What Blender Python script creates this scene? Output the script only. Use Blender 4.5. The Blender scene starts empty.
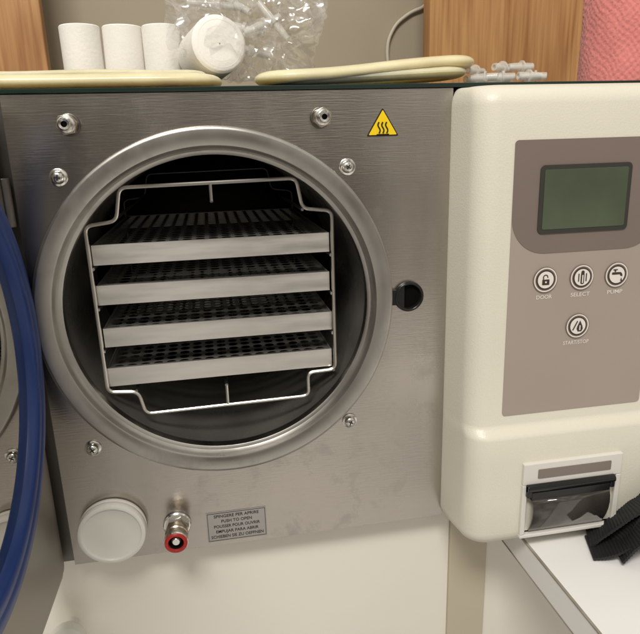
import bpy, math, random
from mathutils import Vector, Matrix, noise
random.seed(4)
S=bpy.context.scene
S.view_settings.view_transform='Standard'
S.view_settings.look='None'
S.view_settings.exposure=0
COL=S.collection

# ------------------------------------------------------------------ materials
def srgb(r,g,b):
    f=lambda c:(c/255/12.92) if c/255<=.04045 else ((c/255+.055)/1.055)**2.4
    return (f(r),f(g),f(b),1)
def mat(name,col,rough=.5,metal=0,var=.08,vscale=20,bump=0,bscale=200,stretch=(1,1,1),rvar=.0,spec=.5,alpha=1,trans=0,coat=0,ior=1.45,vstretch=None,wav=0,wscale=7):
    m=bpy.data.materials.new(name);m.use_nodes=True
    nt=m.node_tree;N=nt.nodes;L=nt.links
    b=N['Principled BSDF']
    tc=N.new('ShaderNodeTexCoord')
    mp=N.new('ShaderNodeMapping');mp.inputs['Scale'].default_value=vstretch or stretch
    L.new(tc.outputs['Object'],mp.inputs[0])
    n=N.new('ShaderNodeTexNoise');n.inputs['Scale'].default_value=vscale;n.inputs['Detail'].default_value=5
    L.new(mp.outputs[0],n.inputs['Vector'])
    mx=N.new('ShaderNodeMixRGB')
    mx.inputs[1].default_value=tuple(c*(1-var) for c in col[:3])+(1,)
    mx.inputs[2].default_value=tuple(min(1,c*(1+var)) for c in col[:3])+(1,)
    rp=N.new('ShaderNodeMapRange');rp.inputs[1].default_value=.3;rp.inputs[2].default_value=.7
    L.new(n.outputs['Fac'],rp.inputs[0]);L.new(rp.outputs[0],mx.inputs[0])
    L.new(mx.outputs[0],b.inputs['Base Color'])
    b.inputs['Metallic'].default_value=metal
    if rvar:
        r=N.new('ShaderNodeMapRange');r.inputs[1].default_value=.3;r.inputs[2].default_value=.7
        r.inputs[3].default_value=max(0,rough-rvar);r.inputs[4].default_value=rough+rvar
        L.new(n.outputs['Fac'],r.inputs[0]);L.new(r.outputs[0],b.inputs['Roughness'])
    else: b.inputs['Roughness'].default_value=rough
    b.inputs['Specular IOR Level'].default_value=spec
    b.inputs['Alpha'].default_value=alpha
    b.inputs['Transmission Weight'].default_value=trans
    b.inputs['Coat Weight'].default_value=coat
    b.inputs['IOR'].default_value=ior
    last=None
    if wav:
        n3=N.new('ShaderNodeTexNoise');n3.inputs['Scale'].default_value=wscale;n3.inputs['Detail'].default_value=2
        L.new(tc.outputs['Object'],n3.inputs['Vector'])
        b3=N.new('ShaderNodeBump');b3.inputs['Strength'].default_value=1;b3.inputs['Distance'].default_value=wav
        L.new(n3.outputs['Fac'],b3.inputs['Height']);last=b3
        L.new(b3.outputs[0],b.inputs['Normal'])
    if bump:
        mp2=N.new('ShaderNodeMapping');mp2.inputs['Scale'].default_value=stretch
        L.new(tc.outputs['Object'],mp2.inputs[0])
        n2=N.new('ShaderNodeTexNoise');n2.inputs['Scale'].default_value=bscale;n2.inputs['Detail'].default_value=4
        L.new(mp2.outputs[0],n2.inputs['Vector'])
        bp=N.new('ShaderNodeBump');bp.inputs['Strength'].default_value=bump;bp.inputs['Distance'].default_value=.001
        L.new(n2.outputs['Fac'],bp.inputs['Height']);L.new(bp.outputs[0],b.inputs['Normal'])
        if last: L.new(last.outputs[0],bp.inputs['Normal'])
    return m
M={}
M['panel']=mat('brushed_steel_panel',(.47,.435,.395,1),.25,1,.12,5,.09,60,(1,1,14),rvar=.05,vstretch=(2.2,1,.4),wav=.006,wscale=4)
def smudge(m,scale,lo,hi,addr,dark=.0):
    nt=m.node_tree;N=nt.nodes;L=nt.links;b=N['Principled BSDF']
    tc=N.new('ShaderNodeTexCoord');n=N.new('ShaderNodeTexNoise');n.inputs['Scale'].default_value=scale;n.inputs['Detail'].default_value=8;n.inputs['Roughness'].default_value=.7;n.inputs['Distortion'].default_value=.3
    L.new(tc.outputs['Object'],n.inputs[0])
    mr=N.new('ShaderNodeMapRange');mr.inputs[1].default_value=lo;mr.inputs[2].default_value=hi;mr.inputs[3].default_value=0;mr.inputs[4].default_value=addr
    L.new(n.outputs['Fac'],mr.inputs[0])
    if b.inputs['Roughness'].links:
        old=b.inputs['Roughness'].links[0].from_socket
        a=N.new('ShaderNodeMath');a.operation='ADD';L.new(old,a.inputs[0]);L.new(mr.outputs[0],a.inputs[1]);L.new(a.outputs[0],b.inputs['Roughness'])
    if dark:
        oc=b.inputs['Base Color'].links[0].from_socket
        m2=N.new('ShaderNodeMapRange');m2.inputs[1].default_value=lo;m2.inputs[2].default_value=hi;m2.inputs[3].default_value=1;m2.inputs[4].default_value=1-dark
        L.new(n.outputs['Fac'],m2.inputs[0])
        mm=N.new('ShaderNodeMixRGB');mm.blend_type='MULTIPLY';mm.inputs[0].default_value=1
        L.new(oc,mm.inputs[1]);L.new(m2.outputs[0],mm.inputs[2]);L.new(mm.outputs[0],b.inputs['Base Color'])
smudge(M['panel'],30,.54,.76,.10,.08)
M['flange']=mat('machined_steel',(.46,.44,.41,1),.32,1,.12,14,.04,150,rvar=.07)
smudge(M['flange'],30,.5,.72,.12,.2)
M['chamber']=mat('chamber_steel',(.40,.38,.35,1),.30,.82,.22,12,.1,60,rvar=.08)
M['chamberback']=mat('chamber_back_shade',(.035,.033,.03,1),.45,.8,.2,12)  # near-black base colour paints in the shade deep inside the chamber
M['trayfloor']=mat('perforated_floor',(.36,.345,.32,1),.42,.8,.1,30)
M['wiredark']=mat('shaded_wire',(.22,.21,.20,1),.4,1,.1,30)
M['chrome']=mat('chrome',(.72,.70,.66,1),.18,1,.05,40)
M['tray']=mat('tray_aluminium',(.74,.715,.67,1),.36,.92,.12,14,.05,300,(1,1,8),rvar=.10)
M['wire']=mat('wire_steel',(.66,.63,.58,1),.28,1,.06,60)
M['doorsteel']=mat('door_steel',(.60,.58,.54,1),.03,1,.05,10)
M['doorsheet']=mat('door_sheet_steel',(.30,.28,.25,1),.33,1,.1,10,rvar=.06)
M['darksteel']=mat('dark_steel',(.16,.15,.14,1),.4,1,.15,20)
M['cream']=mat('cream_plastic',srgb(220,216,201),.34,0,.03,6,.22,700,rvar=.05)
M['shell']=mat('grey_beige_shell',srgb(165,163,147),.5,0,.05,10,.1,700)
M['taupe']=mat('taupe_overlay',srgb(163,150,141),.45,0,.03,9,.05,1200)
M['taupedark']=mat('dark_taupe_overlay',srgb(121,108,101),.42,0,.02,15,.05,1200)
M['bezel']=mat('display_bezel',srgb(58,58,54),.25,0,.04,20)
M['lcd']=mat('green_lcd',srgb(76,87,68),.2,0,.20,14,coat=.8)
M['icondark']=mat('icon_brown',srgb(62,50,46),.45,0,.02)
M['iconwhite']=mat('icon_white',srgb(226,220,212),.45,0,.02)
M['black']=mat('black_plastic',(.010,.010,.010,1),.20,0,.1,30,.05,500)
M['hole']=mat('dark_hole',(.004,.004,.004,1),.95,0,.02,spec=.05)
M['smoke']=mat('smoked_window',(.06,.052,.045,1),.12,0,.35,30,coat=.6)
M['printer']=mat('printer_grey',srgb(218,215,208),.4,0,.03,20)
M['printerstripe']=mat('printer_stripe',srgb(128,118,110),.45,0,.03,20)
M['whiteplastic']=mat('white_plastic',srgb(222,220,212),.38,0,.04,30,.05,300)
M['yellow']=mat('warning_yellow',srgb(240,205,20),.4,0,.03,30)
M['ink']=mat('black_ink',(.012,.011,.01,1),.5,0,.02)
M['labelgrey']=mat('label_grey',srgb(158,154,150),.45,0,.05,30)
M['red']=mat('red_plastic',(.40,.02,.015,1),.35,0,.1,30)
M['brass']=mat('nickel_brass',(.58,.50,.40,1),.24,1,.08,40)
M['blue']=mat('blue_gasket_ring',(.012,.040,.18,1),.34,0,.2,10,.06,200)
M['glass']=mat('green_glass_edge',(.012,.026,.020,1),.12,0,.1,10)
M['paper']=mat('white_paper',srgb(238,235,229),.85,0,.03,40,.25,400)
M['papercore']=mat('paper_core',srgb(120,105,85),.8,0,.05)
M['silicone']=mat('silicone_tube',srgb(224,213,176),.26,0,.12,30,.10,90)
M['silicone'].node_tree.nodes['Principled BSDF'].inputs['Subsurface Weight'].default_value=.7
M['silicone'].node_tree.nodes['Principled BSDF'].inputs['Subsurface Radius'].default_value=(.02,.016,.010)
M['silicone'].node_tree.nodes['Principled BSDF'].inputs['Subsurface Scale'].default_value=.7
M['clear']=mat('clear_plastic',(.86,.85,.80,1),.12,0,.03,30,alpha=.38,spec=.8)
M['wallpaint']=mat('wall_paint',srgb(174,163,142),.8,0,.06,3,.1,200)
M['cab']=mat('cream_laminate',srgb(238,233,222),.36,0,.03,4,.04,300,rvar=.06)
M['cabdark']=mat('beige_laminate',srgb(198,188,166),.4,0,.03,6,.04,300)
M['desk']=mat('white_laminate',srgb(232,231,229),.42,0,.02,8,.05,400)
M['deskedge']=mat('worn_edge_band',srgb(150,142,130),.5,0,.25,40,.1,300)
M['strap']=mat('black_webbing',(.014,.014,.015,1),.6,0,.2,60,.5,900,(1,1,1))
M['cable']=mat('white_cable',srgb(205,198,180),.45,0,.03)

def wood_mat():
    m=bpy.data.materials.new('pine_wood');m.use_nodes=True
    nt=m.node_tree;N=nt.nodes;L=nt.links;b=N['Principled BSDF']
    tc=N.new('ShaderNodeTexCoord');mp=N.new('ShaderNodeMapping');mp.inputs['Scale'].default_value=(6,6,.9)
    L.new(tc.outputs['Object'],mp.inputs[0])
    n=N.new('ShaderNodeTexNoise');n.inputs['Scale'].default_value=1.6;n.inputs['Detail'].default_value=1.5;n.inputs['Distortion'].default_value=.5
    L.new(mp.outputs[0],n.inputs[0])
    mul=N.new('ShaderNodeMath');mul.operation='MULTIPLY';mul.inputs[1].default_value=34
    L.new(n.outputs['Fac'],mul.inputs[0])
    s=N.new('ShaderNodeMath');s.operation='SINE';L.new(mul.outputs[0],s.inputs[0])
    n2=N.new('ShaderNodeTexNoise');n2.inputs['Scale'].default_value=60;n2.inputs['Detail'].default_value=6
    mp2=N.new('ShaderNodeMapping');mp2.inputs['Scale'].default_value=(3,3,.12);L.new(tc.outputs['Object'],mp2.inputs[0]);L.new(mp2.outputs[0],n2.inputs[0])
    add=N.new('ShaderNodeMath');add.operation='MULTIPLY_ADD';add.inputs[1].default_value=.14;L.new(s.outputs[0],add.inputs[0]);L.new(n2.outputs['Fac'],add.inputs[2])
    cr=N.new('ShaderNodeValToRGB');cr.color_ramp.elements[0].position=.2;cr.color_ramp.elements[0].color=srgb(156,104,58)
    cr.color_ramp.elements[1].position=.75;cr.color_ramp.elements[1].color=srgb(198,150,96)
    L.new(add.outputs[0],cr.inputs[0]);L.new(cr.outputs[0],b.inputs['Base Color'])
    b.inputs['Roughness'].default_value=.5
    return m
M['wood']=wood_mat()
def towel_mat():
    m=mat('pink_terry',srgb(230,140,134),.95,0,.05,40,.7,420)
    m.node_tree.nodes['Principled BSDF'].inputs['Sheen Weight'].default_value=.3
    return m
M['towel']=towel_mat()
def bag_mat():
    m=bpy.data.materials.new('crumpled_clear_film');m.use_nodes=True
    nt=m.node_tree;N=nt.nodes;L=nt.links;b=N['Principled BSDF']
    b.inputs['Base Color'].default_value=(.92,.92,.90,1);b.inputs['Roughness'].default_value=.16
    b.inputs['Specular IOR Level'].default_value=1.0
    lw=N.new('ShaderNodeLayerWeight');lw.inputs['Blend'].default_value=.35
    pw=N.new('ShaderNodeMath');pw.operation='POWER';pw.inputs[1].default_value=2.2
    L.new(lw.outputs['Facing'],pw.inputs[0])
    mr=N.new('ShaderNodeMapRange');mr.inputs[3].default_value=.03;mr.inputs[4].default_value=.42
    L.new(pw.outputs[0],mr.inputs[0]);L.new(mr.outputs[0],b.inputs['Alpha'])
    gl=N.new('ShaderNodeBsdfGlossy');gl.inputs['Roughness'].default_value=.15;gl.inputs['Color'].default_value=(1,1,1,1)
    mixs=N.new('ShaderNodeMixShader');mixs.inputs[0].default_value=.10
    L.new(b.outputs[0],mixs.inputs[1]);L.new(gl.outputs[0],mixs.inputs[2])
    L.new(mixs.outputs[0],N['Material Output'].inputs[0])
    return m
M['bag']=bag_mat()

# ------------------------------------------------------------------ mesh builder
class MB:
    def __init__(s): s.v=[];s.f=[];s.m=[];s.mats=[]
    def mi(s,k):
        if k not in s.mats: s.mats.append(k)
        return s.mats.index(k)
    def add(s,vs,fs,k,T=None):
        o=len(s.v);i=s.mi(k)
        for p in vs:
            p=Vector(p)
            if T is not None:p=T@p
            s.v.append(p)
        for f in fs: s.f.append([a+o for a in f]);s.m.append(i)
    def box(s,x0,x1,y0,y1,z0,z1,k,T=None):
        vs=[(x,y,z) for z in(z0,z1) for y in(y0,y1) for x in(x0,x1)]
        s.add(vs,[(0,2,3,1),(4,5,7,6),(0,1,5,4),(2,6,7,3),(0,4,6,2),(1,3,7,5)],k,T)
    def revolve(s,prof,c,k,n=48,T=None,cap0=False,cap1=False):
        vs=[];fs=[]
        for r,y in prof:
            for i in range(n):
                a=2*math.pi*i/n
                vs.append((c[0]+r*math.cos(a),c[1]+y,c[2]+r*math.sin(a)))
        for j in range(len(prof)-1):
            for i in range(n):
                i2=(i+1)%n
                fs.append((j*n+i,j*n+i2,(j+1)*n+i2,(j+1)*n+i))
        if cap0: fs.append([i for i in range(n)][::-1])
        if cap1: fs.append([(len(prof)-1)*n+i for i in range(n)])
        s.add(vs,fs,k,T)
    def prism(s,pts,y0,y1,k,T=None):
        n=len(pts)
        vs=[(x,y0,z) for x,z in pts]+[(x,y1,z) for x,z in pts]
        fs=[list(range(n)),list(range(n,2*n))[::-1]]+[(i,n+i,n+(i+1)%n,(i+1)%n) for i in range(n)]
        s.add(vs,fs,k,T)
    def tube(s,path,r,k,n=10,closed=False,T=None,sx=1):
        P=[Vector(p) for p in path];m=len(P);vs=[];fs=[]
        up=None
        for i,p in enumerate(P):
            if closed: t=(P[(i+1)%m]-P[i-1]).normalized()
            else: t=(P[min(i+1,m-1)]-P[max(i-1,0)]).normalized()
            if up is None:
                up=Vector((0,0,1)) if abs(t.z)<.9 else Vector((1,0,0))
            up=(up-t*up.dot(t)).normalized();w=t.cross(up)
            for j in range(n):
                a=2*math.pi*j/n
                vs.append(p+up*math.cos(a)*r+w*math.sin(a)*r*sx)
        for i in range(m if closed else m-1):
            i2=(i+1)%m
            for j in range(n):
                j2=(j+1)%n
                fs.append((i*n+j,i*n+j2,i2*n+j2,i2*n+j))
        if not closed:
            fs.append(list(range(n)));fs.append([(m-1)*n+j for j in range(n)][::-1])
        s.add(vs,fs,k,T)
    def text(s,body,x,z,h,y,k,w=None,T=None,spacing=1.0,align='CENTER',bold=0):
        cu=bpy.data.curves.new('tmp','FONT');cu.body=body;cu.size=1;cu.align_x=align;cu.align_y='CENTER';cu.resolution_u=3;cu.space_line=spacing;cu.offset=bold
        o=bpy.data.objects.new('tmp',cu);COL.objects.link(o)
        dg=bpy.context.evaluated_depsgraph_get()
        me=bpy.data.meshes.new_from_object(o.evaluated_get(dg))
        vs=[v.co.copy() for v in me.vertices];fs=[list(p.vertices) for p in me.polygons]
        bpy.data.objects.remove(o);bpy.data.curves.remove(cu)
        W=max(v.x for v in vs)-min(v.x for v in vs);sc=h/.72
        sw=(w/W) if w else sc
        s.add([(x+v.x*sw,y,z+v.y*sc) for v in vs],fs,k,T)
    def obj(s,name,parent=None,smooth=True,ang=35,bevel=0,bseg=3,origin=None):
        me=bpy.data.meshes.new(name)
        O=Vector(origin) if origin else Vector((0,0,0))
        me.from_pydata([p-O for p in s.v],[],s.f);
        for k in s.mats: me.materials.append(M[k])
        me.polygons.foreach_set('material_index',s.m)
        import bmesh
        bm=bmesh.new();bm.from_mesh(me);bmesh.ops.recalc_face_normals(bm,faces=bm.faces);bm.to_mesh(me);bm.free()
        if smooth:
            me.polygons.foreach_set('use_smooth',[True]*len(me.polygons))
            me.set_sharp_from_angle(angle=math.radians(ang))
        o=bpy.data.objects.new(name,me);COL.objects.link(o);o.location=O
        if bevel:
            b=o.modifiers.new('bevel','BEVEL');b.width=bevel;b.segments=bseg;b.limit_method='ANGLE';b.angle_limit=math.radians(35);b.harden_normals=False
        if parent:
            o.parent=parent
            o.matrix_parent_inverse=parent.matrix_basis.inverted()
        return o
def empty(name,loc=(0,0,0)):
    o=bpy.data.objects.new(name,None);COL.objects.link(o);o.location=loc;o.empty_display_size=.05;return o
def tag(o,label,cat,group=None,kind=None):
    o['label']=label;o['category']=cat
    if group:o['group']=group
    if kind:o['kind']=kind
def rrect(x0,x1,z0,z1,r,n=6):
    rs=r if isinstance(r,(list,tuple)) else [r]*4   # bl br tr tl
    pts=[]
    for (cx,cz,a0,rr) in ((x0+rs[0],z0+rs[0],180,rs[0]),(x1-rs[1],z0+rs[1],270,rs[1]),(x1-rs[2],z1-rs[2],0,rs[2]),(x0+rs[3],z1-rs[3],90,rs[3])):
        if rr<=0: pts.append((cx,cz));continue
        for i in range(n+1):
            a=math.radians(a0+90*i/n);pts.append((cx+rr*math.cos(a),cz+rr*math.sin(a)))
    return pts
def circ(cx,cz,r,n=32): return [(cx+r*math.cos(2*math.pi*i/n),cz+r*math.sin(2*math.pi*i/n)) for i in range(n)]
def roundpath(pts,r,closed=True,n=5):
    out=[];m=len(pts);P=[Vector(p) for p in pts]
    for i in range(m):
        if not closed and i in(0,m-1): out.append(P[i]);continue
        a=P[i-1]-P[i];b=P[(i+1)%m]-P[i]
        d=min(r,a.length*.45,b.length*.45)
        A=P[i]+a.normalized()*d;B=P[i]+b.normalized()*d
        for j in range(n+1):
            t=j/n;out.append(A*(1-t)**2+P[i]*2*t*(1-t)+B*t*t)
    return out

# ================================================================= AUTOCLAVE
AC=empty('autoclave',(.13,.2,0))
tag(AC,'cream and stainless steel autoclave with round chamber door standing open','autoclave')
CX,CZ=.0045,.234
XL,XR,ZB,ZT=-.1415,.203,.008,.404
mb=MB()
angs=sorted(set([2*math.pi*i/96 for i in range(96)]+[math.atan2(z-CZ,x-CX)%(2*math.pi) for x in(XL,XR) for z in(ZB,ZT)]))
R0=.134;vs=[];fs=[];n=len(angs)
for a in angs:
    c,s_=math.cos(a),math.sin(a)
    vs.append((CX+R0*c,0,CZ+R0*s_))
for a in angs:
    c,s_=math.cos(a),math.sin(a)
    t=1e9
    if c>1e-9:t=min(t,(XR-CX)/c)
    if c<-1e-9:t=min(t,(XL-CX)/c)
    if s_>1e-9:t=min(t,(ZT-CZ)/s_)
    if s_<-1e-9:t=min(t,(ZB-CZ)/s_)
    vs.append((CX+t*c,0,CZ+t*s_))
for a in range(n): fs.append((a,(a+1)%n,n+(a+1)%n,n+a))
back=[(v[0],.004,v[2]) for v in vs];m2=len(vs)
fs2=[tuple(i+m2 for i in f)[::-1] for f in fs]
side=[(n+i,n+(i+1)%n,m2+n+(i+1)%n,m2+n+i) for i in range(n)]
mb.add(vs+back,fs+fs2+side,'panel')
panel=mb.obj('front_panel',AC,smooth=False)
XH=-.192
mb=MB()
mb.box(XL+.001,.398,.0045,.0075,ZB+.001,.02,'cream')
mb.box(XH,XL-.0006,.0045,.0075,ZB+.001,.402,'darksteel')
mb.box(XH,.398,.008,.45,.395,.402,'cream')
mb.box(XH+.001,XH+.004,.008,.45,ZB+.002,.395,'cream')
mb.box(.394,.398,.008,.45,ZB+.002,.395,'cream')
mb.box(XH+.004,.394,.446,.45,ZB+.002,.395,'cream')
mb.box(XH+.004,.394,.008,.446,ZB+.002,.012,'cream')
for fx in(-.11,.36):
    for fy in(.06,.42): mb.box(fx-.012,fx+.012,fy-.012,fy+.012,0,ZB+.002,'black')
mb.obj('housing',AC,smooth=False,bevel=.001)
# flange
mb=MB()
prof=[(.134,.003),(.1452,.003),(.1456,-.003),(.1454,-.0080),(.1448,-.0096),(.1436,-.0105),(.1424,-.0107),(.1370,-.0103),(.1322,-.0099),(.1310,-.0094),(.1303,-.0083),(.1298,-.0070),(.1285,-.0050),(.1272,-.0036),(.1252,-.0030),(.1243,-.0024),(.1240,.004),(.1244,.006),(.1262,.0065),(.126,.01)]
mb.revolve(prof,(CX,0,CZ),'flange',n=128)
mb.obj('chamber_flange',AC,ang=30)
mb=MB()
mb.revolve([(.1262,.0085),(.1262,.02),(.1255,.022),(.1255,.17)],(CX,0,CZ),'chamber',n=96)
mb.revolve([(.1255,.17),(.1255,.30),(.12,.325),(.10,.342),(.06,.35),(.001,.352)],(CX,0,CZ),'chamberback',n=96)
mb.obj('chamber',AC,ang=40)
def screw(x,z,rot):
    mb=MB();T=Matrix.Translation((x,0,z))@Matrix.Rotation(math.radians(rot),4,'Y')
    mb.revolve([(.0068,-.0002),(.0068,-.0012),(.0062,-.0016)],(0,0,0),'chrome',n=24,cap1=True,T=T)
    mb.revolve([(.0050,-.0016),(.0049,-.0035),(.0036,-.0052),(.0020,-.0056)],(0,0,0),'chrome',n=24,cap1=True,T=T)
    mb.box(-.0022,.0022,-.0060,-.0055,-.0004,.0004,'ink',T)
    mb.box(-.0004,.0004,-.0061,-.0056,-.0022,.0022,'ink',T)
    mb.obj('screw',AC,ang=40)
for x,z,r in((-.109,.345,10),(.1135,.345,35),(-.112,.120,60),(.112,.120,22)): screw(x,z,r)
def hexbolt(x,z,rot):
    mb=MB()
    mb.revolve([(.0082,-.0002),(.0082,-.0014),(.0078,-.0018)],(x,0,z),'darksteel',n=28,cap1=True)
    hexp=[(x+.0078*math.cos(math.radians(60*i+rot)),z+.0078*math.sin(math.radians(60*i+rot))) for i in range(6)]
    mb.prism(hexp,-.0105,-.0018,'brass')
    mb.revolve([(.0066,-.0104),(.0062,-.0116),(.0048,-.0120)],(x,0,z),'chrome',n=24)
    mb.revolve([(.0048,-.0120),(.0046,-.0175),(.0038,-.0185)],(x,0,z),'chrome',n=20)
    mb.revolve([(.0038,-.0185),(.0022,-.0182)],(x,0,z),'chrome',n=20)
    mb.revolve([(.0022,-.0182),(.0022,-.0135)],(x,0,z),'ink',n=20,cap1=True)
    mb.obj('hex_bolt',AC,ang=30,bevel=.0004)
hexbolt(-.0965,.3825,10);hexbolt(.0925,.3835,22)
mb=MB()
mb.prism([(.1482,.2395),(.1482,.2265),(.1565,.2262),(.162,.2225),(.162,.2435),(.1565,.2398)],-.0034,-.0005,'black')
mb.revolve([(.0134,-.0003),(.0133,-.0030),(.0126,-.0042),(.0116,-.0044),(.0108,-.0038),(.0103,-.0022),(.0101,-.0006)],(.1665,0,.233),'black',n=40)
mb.revolve([(.0101,-.0006),(.0040,-.0004)],(.1665,0,.233),'hole',n=36,cap1=True)
mb.obj('latch_socket',AC,ang=50)
# hot surface sign
mb=MB()
def tri(cx,cz,s_,r):
    P=[Vector((cx-s_,cz-s_*.55,0)),Vector((cx+s_,cz-s_*.55,0)),Vector((cx,cz+s_*1.08,0))]
    return [(p.x,p.y) for p in roundpath(P,r,True,4)]
mb.prism(tri(.1435,.3755,.0136,.002),-.0004,-.0002,'ink')
mb.prism(tri(.1435,.3757,.0118,.001),-.0007,-.0005,'yellow')
for dx in(-.0032,0,.0032):
    pts=[]
    h0=.3705
    for i in range(13):
        t=i/12;pts.append((.1435+dx+.0009*math.sin(t*2*math.pi),-.0009,h0+.0085*t))
    mb.tube(pts,.00060,'ink',n=6)
mb.box(.1435-.0052,.1435+.0052,-.0010,-.0008,.3692,.3699,'ink')
mb.obj('warning_sign',AC,smooth=False)
# instruction label
mb=MB()
mb.prism(rrect(-.0238,.0312,.0122,.0428,.0008),-.0004,-.0002,'labelgrey')
def framerect(mb,x0,x1,z0,z1,t,y,k):
    mb.box(x0,x1,y-.0001,y,z0,z0+t,k);mb.box(x0,x1,y-.0001,y,z1-t,z1,k);mb.box(x0,x0+t,y-.0001,y,z0+t,z1-t,k);mb.box(x1-t,x1,y-.0001,y,z0+t,z1-t,k)
framerect(mb,-.0228,.0302,.0132,.0418,.0004,-.0005,'ink')
for i,(t,w) in enumerate((('SPINGERE PER APRIRE',.041),('PUSH TO OPEN',.028),('POUSSER POUR OUVRIR',.042),('EMPUJAR PARA ABRIR',.039),('SCHIEBEN SIE ZU OEFFNEN',.048))):
    mb.text(t,.0037,.0382-i*.0053,.0031,-.0006,'ink',w=w,bold=.012)
mb.obj('instruction_label',AC,smooth=False)
# white round cap
mb=MB()
c=(-.1045,0,.0415)
mb.revolve([(.0275,-.0005),(.0290,-.0015),(.0292,-.004),(.0286,-.0048),(.0286,-.0058),(.0291,-.0066),(.0290,-.0105),(.0284,-.0122),(.0268,-.0130),(.0254,-.0128),(.0246,-.0118),(.0238,-.0113),(.0140,-.0111),(.0001,-.0110)],c,'whiteplastic',n=96)
mb.obj('round_cap',AC,ang=40)
# quick coupling
mb=MB()
c=(-.0495,0,.036)
mb.revolve([(.0125,-.0003),(.0125,-.002),(.0115,-.003)],c,'chrome',n=32,cap1=True)
mb.prism([(c[0]+.0108*math.cos(math.radians(60*i+8)),c[2]+.0108*math.sin(math.radians(60*i+8))) for i in range(6)],-.010,-.003,'chrome')
mb.revolve([(.0075,-.010),(.0075,-.014),(.0098,-.0150),(.0102,-.0155),(.0102,-.018),(.0094,-.0188),(.0094,-.0205),(.0102,-.0213),(.0102,-.024)],c,'brass',n=40)
mb.revolve([(.0102,-.024),(.0104,-.0245),(.0104,-.0275),(.0098,-.0285)],c,'chrome',n=40)
mb.revolve([(.0098,-.0285),(.0085,-.0295),(.0068,-.0295),(.0064,-.028)],c,'red',n=40)
mb.revolve([(.0064,-.028),(.0058,-.018)],c,'darksteel',n=40,cap1=True)
mb.revolve([(.0042,-.018),(.0040,-.0262),(.0030,-.0272)],c,'chrome',n=24,cap1=True)
mb.obj('quick_coupling',AC,ang=30)

# ---- control console (lofted)
def console():
    x0,x1=.202,.400;z0,z1=.004,.4035
    mb=MB();loops=[]
    zs=[]
    for i in range(7): zs.append(z0+.016*(1-math.cos(math.pi/2*i/6)))
    zs+= [.05,.09,.112]+[.112+.012*i/6 for i in range(1,7)]+[.2,.3,.37]
    RT=.015
    for i in range(9): zs.append(z1-RT+RT*math.sin(math.pi/2*i/8))
    K=8
    for z in zs:
        d=.056
        if z>.112: 
            t=min(1,(z-.112)/.012);t=t*t*(3-2*t);d=.056-.008*t
        if z>.124: d=.048-.004*(z-.124)/.28
        e=0;fx=.9
        if z<z0+.016: u=1-(z-z0)/.016;e=.016*(1-math.sqrt(max(0,1-u*u)))
        if z>z1-RT: u=(z-(z1-RT))/RT;e=RT*(1-math.sqrt(max(0,1-u*u)));fx=.4
        ey=e;ex=e*fx
        R=.019
        xa=x0+ex;xb=x1-ex;yy=-(d-ey)
        R=min(R,-yy*.9)
        L=[(xa-.0 ,.0,z),(xa,-.006,z)]
        flare=.004
        for i in range(K+1):
            a=math.pi/2*i/K
            L.append((xa+flare+R-R*math.cos(a),yy+R-R*math.sin(a),z))
        for i in range(K+1):
            a=math.pi/2*i/K
            L.append((xb-flare-R+R*math.sin(a),yy+R-R*math.cos(a),z))
        L+=[(xb,-.006,z),(xb,.0,z)]
        loops.append(L)
    n=len(loops[0]);vs=[p for L in loops for p in L];fs=[]
    for j in range(len(loops)-1):
        for i in range(n-1): fs.append((j*n+i,j*n+i+1,(j+1)*n+i+1,(j+1)*n+i))
    fs.append(list(range(n)));fs.append([(len(loops)-1)*n+i for i in range(n)])
    mb.add(vs,fs,'cream')
    return mb.obj('control_console',AC,ang=60)
CON=console()
al=math.atan2(.004,.28)
TF=Matrix.Translation((0,-.048,.124))@Matrix.Rotation(-al,4,'X')@Matrix.Translation((0,0,-.124))
mb=MB()
mb.prism(rrect(.2365,.3685,.132,.362,[.003,.003,.003,.003]),-.0006,.0005,'taupe',TF)
mb.prism(rrect(.2365,.3685,.2725,.362,[.030,.030,.003,.003],10),-.0010,-.0007,'taupedark',TF)
mb.obj('keypad_overlay',CON,smooth=False)
mb=MB()
mb.prism(rrect(.2585,.3385,.2885,.3425,.004),-.0019,-.0008,'bezel',TF)
mb.prism(rrect(.2620,.3350,.2920,.3390,.0015),-.0023,-.0020,'lcd',TF)
mb.obj('display',CON,smooth=False,bevel=.0003,bseg=2)
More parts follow.
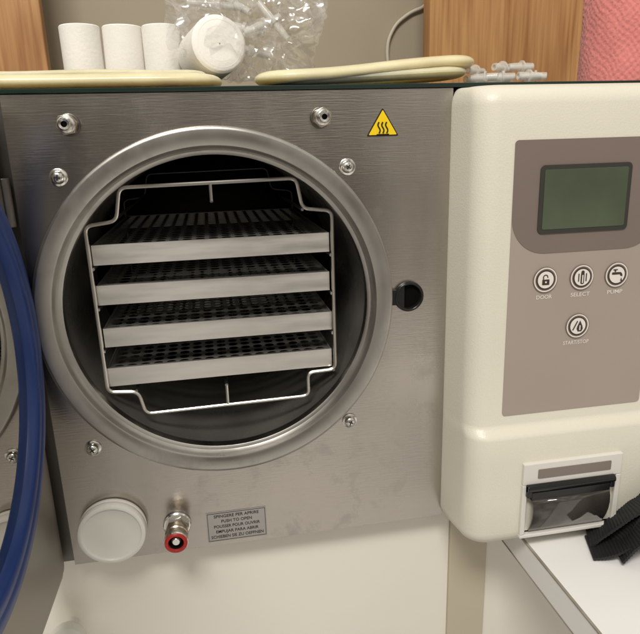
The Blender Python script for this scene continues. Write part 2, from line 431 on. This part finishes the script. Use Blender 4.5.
def btn(x,z,kind,txt,w):
    mb=MB();y=-.0012
    mb.prism(circ(x,z,.0108,40),y-.0004,y+.001,'taupedark',TF)
    def ann(r0,r1,yy,k,cx=x,cz=z,a0=0,a1=360,n=40):
        vs=[];fs=[]
        for i in range(n+1):
            a=math.radians(a0+(a1-a0)*i/n)
            vs.append((cx+r0*math.cos(a),yy,cz+r0*math.sin(a)));vs.append((cx+r1*math.cos(a),yy,cz+r1*math.sin(a)))
        for i in range(n): fs.append((2*i,2*i+1,2*i+3,2*i+2))
        mb.add(vs,fs,k,TF)
    ann(.0092,.0102,y-.0006,'iconwhite')
    mb.prism(circ(x,z,.0082,40),y-.0007,y-.0004,'icondark',TF)
    mb.prism(circ(x,z,.0070,40),y-.0010,y-.0007,'iconwhite',TF)
    q=y-.0012
    if kind=='lock':
        mb.prism(rrect(x-.0032,x+.0032,z-.0042,z+.0004,.0005),q,q+.0001,'icondark',TF)
        ann(.0015,.0024,q,'icondark',x-.0004,z+.0022,-15,180,16)
        mb.prism(rrect(x-.0028,x-.0019,z+.0000,z+.0024,.0002),q-.0003,q-.0002,'icondark',TF)
        mb.prism(circ(x,z-.0018,.0008,12),q-.0002,q-.0001,'iconwhite',TF)
    elif kind=='select':
        mb.prism(rrect(x-.0016,x+.0016,z-.0056,z+.0040,.0012),q,q+.0001,'icondark',TF)
        mb.prism(circ(x,z+.0044,.0015,16),q-.0002,q-.0001,'icondark',TF)
        mb.prism(rrect(x-.0005,x+.0005,z-.0046,z+.0022,.0003),q-.0003,q-.0002,'iconwhite',TF)
        for sg in(-1,1): mb.prism(rrect(x+sg*.0034-.0005,x+sg*.0034+.0005,z-.0034,z+.0034,.0003),q,q+.0001,'icondark',TF)
    elif kind=='pump':
        mb.prism(rrect(x-.0050,x+.0018,z+.0004,z+.0024,.0006),q,q+.0001,'icondark',TF)
        mb.prism(rrect(x-.0028,x-.0014,z+.0027,z+.0046,.0003),q,q+.0001,'icondark',TF)
        mb.prism(rrect(x-.0042,x+.0000,z+.0042,z+.0050,.0003),q-.0002,q-.0001,'icondark',TF)
        ann(.0010,.0030,q,'icondark',x+.0018,z-.0006,-15,90,12)
        mb.prism([(x+.0030,z-.0052),(x+.0048,z-.0052),(x+.0039,z-.0022)],q-.0002,q-.0001,'icondark',TF)
    else:
        mb.prism([(x+.0000,z-.0048),(x+.0034,z-.0048),(x+.0046,z-.0024),(x+.0040,z+.0000),(x+.0017,z+.0048),(x-.0006,z+.0000),(x-.0012,z-.0024)],q,q+.0001,'icondark',TF)
        mb.prism(rrect(x+.0012,x+.0022,z-.0036,z+.0006,.0002),q-.0002,q-.0001,'iconwhite',TF)
        mb.prism([(x-.0052,z-.0030),(x-.0044,z-.0036),(x-.0004,z+.0042),(x-.0012,z+.0048)],q-.0002,q-.0001,'icondark',TF)
    mb.text(txt,x,z-.0148,.0034,-.0009,'iconwhite',w=w,T=TF,bold=.008)
    mb.obj('button',CON,smooth=False)
btn(.2685,.2505,'lock','DOOR',.0140);btn(.3015,.2505,'select','SELECT',.0175);btn(.3335,.2505,'pump','PUMP',.0140);btn(.301,.2085,'start','START/STOP',.0240)

# printer
PR=MB();y=-.0562
def frame(mb,xo0,xo1,zo0,zo1,xi0,xi1,zi0,zi1,y0,y1,k):
    mb.box(xo0,xo1,y0,y1,zo0,zi0,k);mb.box(xo0,xo1,y0,y1,zi1,zo1,k);mb.box(xo0,xi0,y0,y1,zi0,zi1,k);mb.box(xi1,xo1,y0,y1,zi0,zi1,k)
frame(PR,.2545,.3505,.0135,.0885,.2590,.3455,.0170,.0675,y-.0035,y+.002,'printer')
P_=PR.obj('printer',AC,smooth=False,bevel=.0009)
mb=MB();mb.prism(rrect(.268,.339,.0735,.0825,.001),y-.0040,y-.0036,'printerstripe');mb.obj('printer_stripe',P_,smooth=False)
mb=MB()
mb.box(.2592,.3453,y+.0003,y+.0015,.0172,.0673,'black')
mb.tube([(.2575,y-.0050,.0655),(.3425,y-.0050,.0655)],.0036,'black',n=20)
mb.box(.2575,.2620,y-.0070,y-.001,.0570,.0685,'black');mb.box(.3385,.3425,y-.0070,y-.001,.0570,.0685,'black')
mb.box(.262,.3385,y-.0065,y-.0022,.0535,.0615,'black')
mb.obj('printer_lid_bar',P_,bevel=.0005)
# curved smoked flap
mb=MB()
prof=[(-.0062,.0545),(-.0082,.0500),(-.0088,.0440),(-.0080,.0370),(-.0060,.0300),(-.0034,.0240),(-.0008,.0195)]
vs=[];fs=[]
for i,(yy,zz) in enumerate(prof):
    sh=.001*i/6
    vs+= [(.2625+sh,y+yy,zz),(.338-sh,y+yy,zz)]
for i in range(len(prof)-1): fs.append((2*i,2*i+1,2*i+3,2*i+2))
mb.add(vs,fs,'smoke')
fl=mb.obj('printer_window',P_,smooth=True,ang=60)
so=fl.modifiers.new('thick','SOLIDIFY');so.thickness=.0012;so.offset=0

# ---- door (built facing -Y, swung to face +X)
TD=Matrix.Translation((-.1425,-.004,0))@Matrix.Rotation(math.radians(89.0),4,'Z')
DC=(-.153,0,.234)
mb=MB()
mb.prism(rrect(-.302,.000,.002,.402,[.03,.010,.010,.03],8),.0068,.034,'shell',TD)
DOOR=mb.obj('door',AC,bevel=.006,bseg=4)
mb=MB()
mb.prism(rrect(-.290,-.0075,.014,.390,[.02,.006,.006,.02],8),.0045,.0066,'doorsheet',TD)
mb.obj('door_inner_sheet',DOOR,ang=30)
mb=MB()
mb.revolve([(.1462,.0044),(.1478,.003),(.1480,-.002),(.1472,-.0046),(.1452,-.0056),(.1385,-.0058),(.1372,-.0052),(.1360,-.0052),(.1348,-.0058),(.1290,-.0054),(.1266,-.0035),(.1255,.0030)],DC,'blue',n=128,T=TD)
mb.obj('gasket_ring',DOOR,ang=50)
mb=MB()
mb.prism([(DC[0]+.1254*math.cos(2*math.pi*i/128),DC[2]+.1254*math.sin(2*math.pi*i/128)) for i in range(128)],.0016,.0030,'doorsteel',TD)
mb.obj('door_plate',DOOR,ang=25)
mb=MB()
z=.328
mb.tube([(-.1480,-.0035,z-.018),(-.1480,-.0035,z-.007),(-.1480,-.0035,z-.0066),(-.1480,-.0035,z+.018)],.0050,'darksteel',n=20)
mb.box(-.160,-.1465,-.0010,.0040,z-.015,z+.015,'darksteel')
mb.obj('door_hinge',AC,bevel=.0005)

# ================================================================= RACK AND TRAYS
mb=MB()
out=[(-.068,.335),(-.073,.309),(-.0975,.306),(-.0965,.164),(-.0715,.162),(-.067,.141),(.077,.143),(.077,.165),(.1025,.166),(.1025,.309),(.0775,.312),(.073,.337)]
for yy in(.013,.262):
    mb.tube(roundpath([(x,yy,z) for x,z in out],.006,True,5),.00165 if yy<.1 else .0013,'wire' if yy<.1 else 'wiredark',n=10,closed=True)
for xx,zz in((.003,.3215),(.004,.1605)):
    mb.tube([(xx,.013,zz),(xx,.262,zz)],.0015,'wiredark',n=8)
mb.tube([(.003,.013,.336),(.003,.013,.3215)],.0015,'wire',n=8)
mb.tube([(.004,.013,.142),(.004,.013,.1605)],.0015,'wire',n=8)
TZ=[.290,.256,.2195,.1845]
for z in TZ:
    for x in(-.0955,.1010):
        mb.tube([(x,.013,z-.019),(x,.262,z-.019)],.0013,'wire',n=8)
for x in(-.073,.0775):
    mb.tube([(x,.013,.311),(x,.262,.311)],.0013,'wiredark',n=8)
    mb.tube([(x,.013,.163),(x,.262,.163)],.0013,'wiredark',n=8)
rack=mb.obj('wire_rack')
tag(rack,'bent steel wire rack holding four trays inside the chamber','rack')
def traymesh():
    mb=MB()
    x0,x1=-.0940,.0995;y0,y1=.018,.255;H=.0165
    nx,ny=17,20;bx=.002;px=(x1-x0-2*bx)/nx;py=(y1-y0-2*bx)/ny;r=.0042;z=-.0020
    for i in range(nx):
        for j in range(ny):
            cx=x0+bx+(i+.5)*px;cy=y0+bx+(j+.5)*py
            hx,hy=px/2,py/2
            inn=[];outp=[]
            for k in range(16):
                a=math.pi/8*k;c_,s_=math.cos(a),math.sin(a)
                inn.append((cx+r*c_,cy+r*s_,z))
                t=min(hx/abs(c_) if abs(c_)>1e-6 else 1e9,hy/abs(s_) if abs(s_)>1e-6 else 1e9)
                if k%4==2: outp.append((cx+math.copysign(hx,c_),cy+math.copysign(hy,s_),z))
                else: outp.append((cx+t*c_,cy+t*s_,z))
            mb.add(inn+outp,[(k,(k+1)%16,16+(k+1)%16,16+k) for k in range(16)],'trayfloor')
    mb.box(x0,x0+bx,y0+.001,y1,z-.0006,z,'trayfloor');mb.box(x1-bx,x1,y0+.001,y1,z-.0006,z,'trayfloor')
    mb.box(x0+bx,x1-bx,y0+.001,y0+bx,z-.0006,z,'trayfloor');mb.box(x0+bx,x1-bx,y1-bx,y1,z-.0006,z,'trayfloor')
    mb.box(x0-.0012,x1+.0012,y0-.0012,y0,-H,0,'tray')
    mb.box(x0-.0012,x1+.0012,y0+.0001,y0+.0022,-.0008,0,'tray')
    mb.box(x0-.001,x0-.0001,y0+.0003,y1,-H,-.0002,'trayfloor');mb.box(x1+.0001,x1+.001,y0+.0003,y1,-H,-.0002,'trayfloor')
    mb.box(x0,x1,y1+.0001,y1+.001,-H,-.0016,'trayfloor')
    return mb
t0=traymesh().obj('perforated_tray',smooth=False,bevel=0)
labs=['empty perforated metal tray on the top runner of the rack','empty perforated metal tray on the second runner','empty perforated metal tray on the third runner','empty perforated metal tray on the bottom runner of the rack']
for i,z in enumerate(TZ):
    o=t0 if i==0 else t0.copy()
    if i: COL.objects.link(o)
    o.location=(random.uniform(-.0008,.0008),random.uniform(-.0004,.002),z)
    o.rotation_euler=(0,random.uniform(-.004,.004),random.uniform(-.003,.003))
    tag(o,labs[i],'tray','sterilising trays in the rack')

# ================================================================= SURROUNDINGS
GT=.4078
mb=MB();mb.box(-.30,.60,-.003,.46,.4045,GT,'glass')
o=mb.obj('glass_plate',smooth=False,bevel=.0006);tag(o,'dark green edged glass plate lying on top of the autoclave','glass plate')

def racetrack(x0,x1,yc,hw,z,n=14):
    pts=[];
    for i in range(n+1):
        a=-math.pi/2+math.pi*i/n;pts.append((x1-hw+hw*math.cos(a),yc+hw*math.sin(a),z))
    for i in range(n+1):
        a=math.pi/2+math.pi*i/n;pts.append((x0+hw+hw*math.cos(a),yc+hw*math.sin(a),z))
    out=[]
    for i,p in enumerate(pts):
        q=pts[(i+1)%len(pts)];d=(Vector(q)-Vector(p)).length;k=max(1,int(d/.012))
        for j in range(k): out.append(Vector(p).lerp(Vector(q),j/k))
    return out
mb=MB()
P1=[p+Vector((0,.0012*math.sin(p.x*40),0)) for p in racetrack(-.215,.008,.030,.020,GT+.0056)]
mb.tube(P1,.0054,'silicone',n=22,closed=True,sx=2.0)
P1=[p+Vector((0,.0016*math.sin(p.x*31+1),.0004*math.sin(p.x*60))) for p in racetrack(-.222,.000,.033,.015,GT+.0112)]
mb.tube(P1,.0032,'silicone',n=18,closed=True,sx=2.2)
o=mb.obj('silicone_tubing');tag(o,'flattened loops of cream silicone tubing lying beneath the paper rolls','tubing')
mb=MB()
def lift(x): 
    t=max(0,(x-.066)/.17);return .0130*t**1.2
P1=[Vector((p.x,p.y+.10*max(0,p.x-.10)**1.3,p.z+lift(p.x)+.0006*math.sin(p.x*45))) for p in racetrack(.056,.222,.030,.021,GT+.0070)]
mb.tube(P1,.0054,'silicone',n=22,closed=True,sx=2.1)
P2=[Vector((p.x,p.y,p.z+lift(p.x)*.50)) for p in racetrack(.064,.214,.030,.019,GT+.0048)]
mb.tube(P2,.0046,'silicone',n=18,closed=True,sx=2.2)
o=mb.obj('silicone_tubing');tag(o,'flattened coil of cream silicone tubing with one end raised','tubing')

# paper rolls
def roll(x,y,z,R,H,T,label,core=True):
    mb=MB()
    if core:
        mb.revolve([(.006,0),(R-.0008,0),(R,.0008),(R,H-.0008),(R-.0008,H),(.006,H)],(0,0,0),'paper',n=48)
        mb.revolve([(.006,-.0001),(.0052,-.0001),(.0052,H*.98)],(0,0,0),'papercore',n=24,cap1=True)
    else:
        mb.revolve([(.0005,0),(R*.55,-.0003),(R*.9,-.0002),(R-.0014,.0004),(R,.0018),(R,H-.0008),(R-.0008,H),(.001,H)],(0,0,0),'paper',n=56)
    for r in (.0135,.0185):
        if r<R-.001 and not core: mb.revolve([(r,-.0002),(r+.00015,-.0004),(r+.0003,-.0002)],(0,0,0),'paper',n=40)
    o=mb.obj('paper_roll',ang=40);o.matrix_world=Matrix.Translation((x,y,z))@T
    tag(o,label,'paper roll','printer paper rolls on the glass plate');return o
UP=Matrix.Rotation(math.radians(90),4,'X')
xs=[(-.0965,.0,.0168),(-.0625,.003,.0171),(-.0285,-.001,.0166)]
for i,(x,dy,rr) in enumerate(xs):
    roll(x,.10+dy,GT,rr,.0585,Matrix.Rotation((-.01,.012,-.006)[i],4,'Y')@UP@Matrix.Rotation(i*.7,4,'Y'),'white thermal paper roll standing upright behind the tubing')
roll(.0195,.048,GT+.0370,.0228,.050,Matrix.Rotation(math.radians(16),4,'Z')@Matrix.Rotation(math.radians(-6),4,'X'),'white paper roll lying on its side inside the plastic bag',core=False)

# bag : crumpled film with sharp folds
import bmesh
bm=bmesh.new();bmesh.ops.create_icosphere(bm,subdivisions=6,radius=1)
for v in bm.verts:
    p=v.co.copy()
    q=Vector((p.x*.064,p.y*.046,p.z*.051))
    k=1+.20*abs(p.z)**2*(1 if p.z>0 else .2)
    q.x*=k
    s1=Vector((q.x*30+q.z*14,q.y*30,q.z*16-q.x*10))
    rid=abs(noise.noise(s1))*2
    rid2=abs(noise.noise(Vector((q.x*70-q.z*30+4,q.y*60,q.z*34+q.x*30))))*2
    rid3=abs(noise.noise(Vector((q.x*130+q.z*50+9,q.y*110,q.z*60-q.x*40))))*2
    d,_=noise.voronoi(Vector((q.x*26,q.y*26,q.z*18))+Vector((3,5,1)))
    q+=p*(-.018*rid-.010*rid2-.0035*rid3+.013+.010*(.4-min(.8,d[0])))
    q.x+=.005*noise.noise(q*25+Vector((9,0,0)))
    q.z=max(q.z,-.0485)
    v.co=q
me=bpy.data.meshes.new('plastic_bag')
bm.to_mesh(me);bm.free();me.materials.append(M['bag'])
bag=bpy.data.objects.new('plastic_bag',me);COL.objects.link(bag);bag.location=(.044,.080,GT+.060)
me.polygons.foreach_set('use_smooth',[True]*len(me.polygons));me.set_sharp_from_angle(angle=math.radians(30))
tag(bag,'crumpled clear plastic bag wrapped around a paper roll and tubes','plastic bag')
def fitting(x,y,z,a,l,tilt=0,lab='small clear plastic tube fitting lying on the glass plate'):
    mb=MB()
    mb.revolve([(.0030,0),(.0032,.0005),(.0034,l*.4),(.0052,l*.42),(.0052,l*.5),(.0036,l*.52),(.0028,l),(.0016,l),(.0018,l*.5),(.0018,0),(.0030,0)],(0,0,0),'clear',n=20)
    o=mb.obj('plastic_fitting',ang=40);o.matrix_world=Matrix.Translation((x,y,z))@Matrix.Rotation(a,4,'Z')@Matrix.Rotation(tilt,4,'X')
    tag(o,lab,'tube fitting','clear plastic tube fittings')
for i,(x,y,a,l,dz) in enumerate(((.226,.030,-1.2,.024,0),(.246,.010,1.0,.022,0),(.262,.012,1.35,.022,0),(.262,.006,-1.45,.022,0),(.246,.018,-1.1,.024,.0085),(.290,.010,1.2,.020,0),(.282,.020,1.6,.022,.0085),(.268,.030,.6,.02,0),(.232,.040,-1.0,.024,.0085))):
    fitting(x,y,GT+.0054+dz,a,l)
for i,(x,y,z,a,l,t) in enumerate(((.060,.085,.050,1.2,.04,.3),(.050,.10,.070,.8,.045,.5),(.075,.09,.065,2.0,.04,-.4),(.045,.11,.076,1.5,.05,.1),(.08,.08,.045,1.2,.04,.9),(.065,.10,.034,1.9,.04,.2))):
    fitting(x,y,GT+z,a,l,t,'clear plastic tube fitting inside the crumpled bag')

# wooden uprights, wall, towel
def board(x0,x1,y0,y1,label):
    mb=MB();mb.box(x0,x1,y0,y1,0,1.1,'wood')
    o=mb.obj('wooden_board',smooth=False,bevel=.002,origin=((x0+x1)/2,(y0+y1)/2,0));tag(o,label,'wooden board')
board(-.48,-.207,.48,.50,'pine board standing upright against the wall')
board(.357,.600,.48,.512,'wide pine upright with a knotty grain beside the wall')
board(.602,.800,.50,.535,'darker pine upright behind the pink towel')
mb=MB();mb.box(-1.2,1.4,.60,.62,-1,1.5,'wallpaint')
o=mb.obj('wall',smooth=False);tag(o,'plain beige painted wall behind the autoclave','wall')
mb=MB()
cp=[(.400,.594,.60),(.388,.594,.582),(.364,.594,.574),(.338,.594,.556),(.324,.594,.531),(.322,.594,.505),(.328,.594,.47),(.34,.594,.40)]
mb.tube(roundpath(cp,.012,False,4),.0028,'cable',n=10)
o=mb.obj('cable');tag(o,'thin cream cable curving down the beige wall','cable')
mb=MB();n=420;H=130;vs=[];fs=[]
for j in range(H+1):
    for i in range(n):
        a=2*math.pi*i/n;z=.16*j/H
        w=noise.noise(Vector((math.cos(a)*4,math.sin(a)*4,z*30)))
        g=math.sin(a*44+w*2.5)*math.sin(z*2*math.pi/.0085+w*2.5)
        r=.056+.00040*g+.0014*w+.0006*noise.noise(Vector((math.cos(a)*40,math.sin(a)*40,z*700)))
        r+=.0012*math.sin(a+z*4)
        if j==0 or j==H:r-=.004
        vs.append((r*math.cos(a),r*math.sin(a),z))
for j in range(H):
    for i in range(n): fs.append((j*n+i,j*n+(i+1)%n,(j+1)*n+(i+1)%n,(j+1)*n+i))
fs.append(list(range(n)));fs.append([H*n+i for i in range(n)])
mb.add(vs,fs,'towel',Matrix.Translation((.498,.19,GT)))
o=mb.obj('towel_roll',ang=70);tag(o,'rolled salmon pink textured towel standing on the glass plate','towel')

# cabinet under the autoclave
CAB=empty('cabinet',(.2,.3,-.8));tag(CAB,'cream laminate cabinet carrying the autoclave','cabinet')
mb=MB();mb.box(-.9,.2215,.022,.56,-.8,0,'cab');mb.box(.2625,.9,.022,.56,-.8,0,'cab');mb.obj('carcass',CAB,smooth=False,bevel=.001)
mb=MB();mb.box(.2215,.2625,.018,.56,-.8,-.0003,'cabdark');mb.obj('stile',CAB,smooth=False,bevel=.001)
mb=MB();mb.revolve([(.006,0),(.006,-.008),(.013,-.014),(.0165,-.020),(.015,-.026),(.008,-.028),(.001,-.0285)],(-.158,.022,-.070),'whiteplastic',n=40);mb.obj('knob',CAB)
# white desk
mb=MB();mb.box(.2690,1.0,-.60,.0215,-.029,0,'desk')
mb.box(.2672,.2690,-.60,.0215,-.0275,-.0012,'desk')
mb.box(.2668,.2690,-.60,.0215,-.0290,-.0277,'deskedge')
mb.box(.2668,.2690,-.60,.0215,-.0011,.0003,'deskedge')
o=mb.obj('desk',smooth=False);tag(o,'white laminate desk top with a worn dark edge','desk')
# strap
mb=MB()
def smoothp(pts,it=3):
    P=[Vector(p) for p in pts]
    for _ in range(it):
        Q=[P[0]]
        for a,b in zip(P,P[1:]): Q+=[a*.75+b*.25,a*.25+b*.75]
        Q.append(P[-1]);P=Q
    return P
def resample(P,step):
    out=[P[0]];acc=0
    for a,b in zip(P,P[1:]):
        L_=(b-a).length;t=step-acc
        while t<L_: out.append(a.lerp(b,t/L_));t+=step
        acc=(acc+L_)%step
    return out
SO=Vector((-.004,.014,0))
def ribbon(path,w,th,k='strap',tw=0):
    P=resample([Vector(p)+SO for p in path],.0010);m=len(P);vs=[];fs=[]
    for i,p in enumerate(P):
        t=(P[min(i+3,m-1)]-P[max(i-3,0)]).normalized()
        sd=t.cross(Vector((0,0,1)));sd=sd.normalized() if sd.length>.1 else Vector((0,1,0))
        nn=sd.cross(t).normalized()
        a=tw*math.sin(i/m*5);sd,nn=sd*math.cos(a)+nn*math.sin(a),nn*math.cos(a)-sd*math.sin(a)
        h=th*(1.0 if i%3 else .55)
        for a_,b_ in((-1,-1),(1,-1),(1,1),(-1,1)): vs.append(p+sd*a_*w/2+nn*b_*h/2)
    for i in range(m-1):
        for j in range(4): fs.append((i*4+j,i*4+(j+1)%4,(i+1)*4+(j+1)%4,(i+1)*4+j))
    fs.append((0,1,2,3));fs.append(((m-1)*4,(m-1)*4+3,(m-1)*4+2,(m-1)*4+1))
    mb.add(vs,fs,k)
ribbon(smoothp([(.322,-.084,.002),(.338,-.090,.004),(.362,-.098,.020),(.385,-.10,.014),(.41,-.095,.030),(.50,-.07,.03)]),.034,.0026,tw=.25)
ribbon(smoothp([(.330,-.070,.003),(.348,-.078,.022),(.372,-.084,.044),(.41,-.082,.038),(.43,-.075,.06),(.50,-.07,.05)]),.034,.0026,tw=.3)
ribbon(smoothp([(.340,-.098,.004),(.360,-.104,.030),(.382,-.098,.048),(.412,-.090,.032),(.42,-.086,.012),(.50,-.086,.008)]),.030,.0026,tw=.2)
ribbon(smoothp([(.345,-.080,.006),(.365,-.080,.030),(.385,-.086,.056),(.42,-.080,.05),(.50,-.07,.07)]),.030,.0026,tw=.2)
o=mb.obj('strap',smooth=False);tag(o,'black ribbed webbing strap heaped on the white desk','strap')

# ================================================================= LIGHT
def area(name,loc,tgt,sx,sy,p,col):
    l=bpy.data.lights.new(name,'AREA');l.shape='RECTANGLE';l.size=sx;l.size_y=sy;l.energy=p;l.color=col
    o=bpy.data.objects.new(name,l);COL.objects.link(o);o.location=loc
    o.rotation_euler=(Vector(tgt)-Vector(loc)).to_track_quat('-Z','Y').to_euler();return o
area('ceiling_lamp',(-.35,-1.2,1.75),(.05,0,.2),.8,.4,33,(1,.95,.885))
W=bpy.data.worlds.new('World');S.world=W;W.use_nodes=True
nt=W.node_tree;N=nt.nodes;L=nt.links;bg=N['Background']
tc=N.new('ShaderNodeTexCoord');sp=N.new('ShaderNodeSeparateXYZ');L.new(tc.outputs['Generated'],sp.inputs[0])
cr=N.new('ShaderNodeValToRGB');mr=N.new('ShaderNodeMapRange');mr.inputs[1].default_value=-1;mr.inputs[2].default_value=1
L.new(sp.outputs['Z'],mr.inputs[0]);L.new(mr.outputs[0],cr.inputs[0])
E=cr.color_ramp.elements;E[0].position=0;E[0].color=(.46,.43,.385,1);E[1].position=1;E[1].color=(.70,.67,.61,1)
e=E.new(.24);e.color=(.60,.56,.50,1);e=E.new(.36);e.color=(.36,.325,.28,1);e=E.new(.49);e.color=(.17,.145,.12,1);e=E.new(.62);e.color=(.50,.47,.42,1)
nz=N.new('ShaderNodeTexNoise');nz.inputs['Scale'].default_value=2.8;nz.inputs['Detail'].default_value=1.5;L.new(tc.outputs['Generated'],nz.inputs[0])
m3=N.new('ShaderNodeMapRange');m3.inputs[1].default_value=.36;m3.inputs[2].default_value=.64;m3.inputs[3].default_value=.22;m3.inputs[4].default_value=1.9
L.new(nz.outputs['Fac'],m3.inputs[0])
mu=N.new('ShaderNodeMixRGB');mu.blend_type='MULTIPLY';mu.inputs[0].default_value=1;L.new(cr.outputs[0],mu.inputs[1]);L.new(m3.outputs[0],mu.inputs[2])
L.new(mu.outputs[0],bg.inputs[0]);bg.inputs[1].default_value=.86

# ================================================================= CAMERA
cam=bpy.data.cameras.new('camera');co=bpy.data.objects.new('camera',cam);COL.objects.link(co);S.camera=co
x=Vector((.983,-.1804,-.029)).normalized();f=Vector((.1658,.9475,-.2727)).normalized()
x=(x-f*x.dot(f)).normalized();up=x.cross(f)
R=Matrix((x,up,-f)).transposed().to_4x4()
co.matrix_world=Matrix.Translation((0,-.5,.364))@R
cam.sensor_fit='HORIZONTAL';cam.sensor_width=36;cam.lens=36*612/640
cam.clip_start=.01;cam.clip_end=50
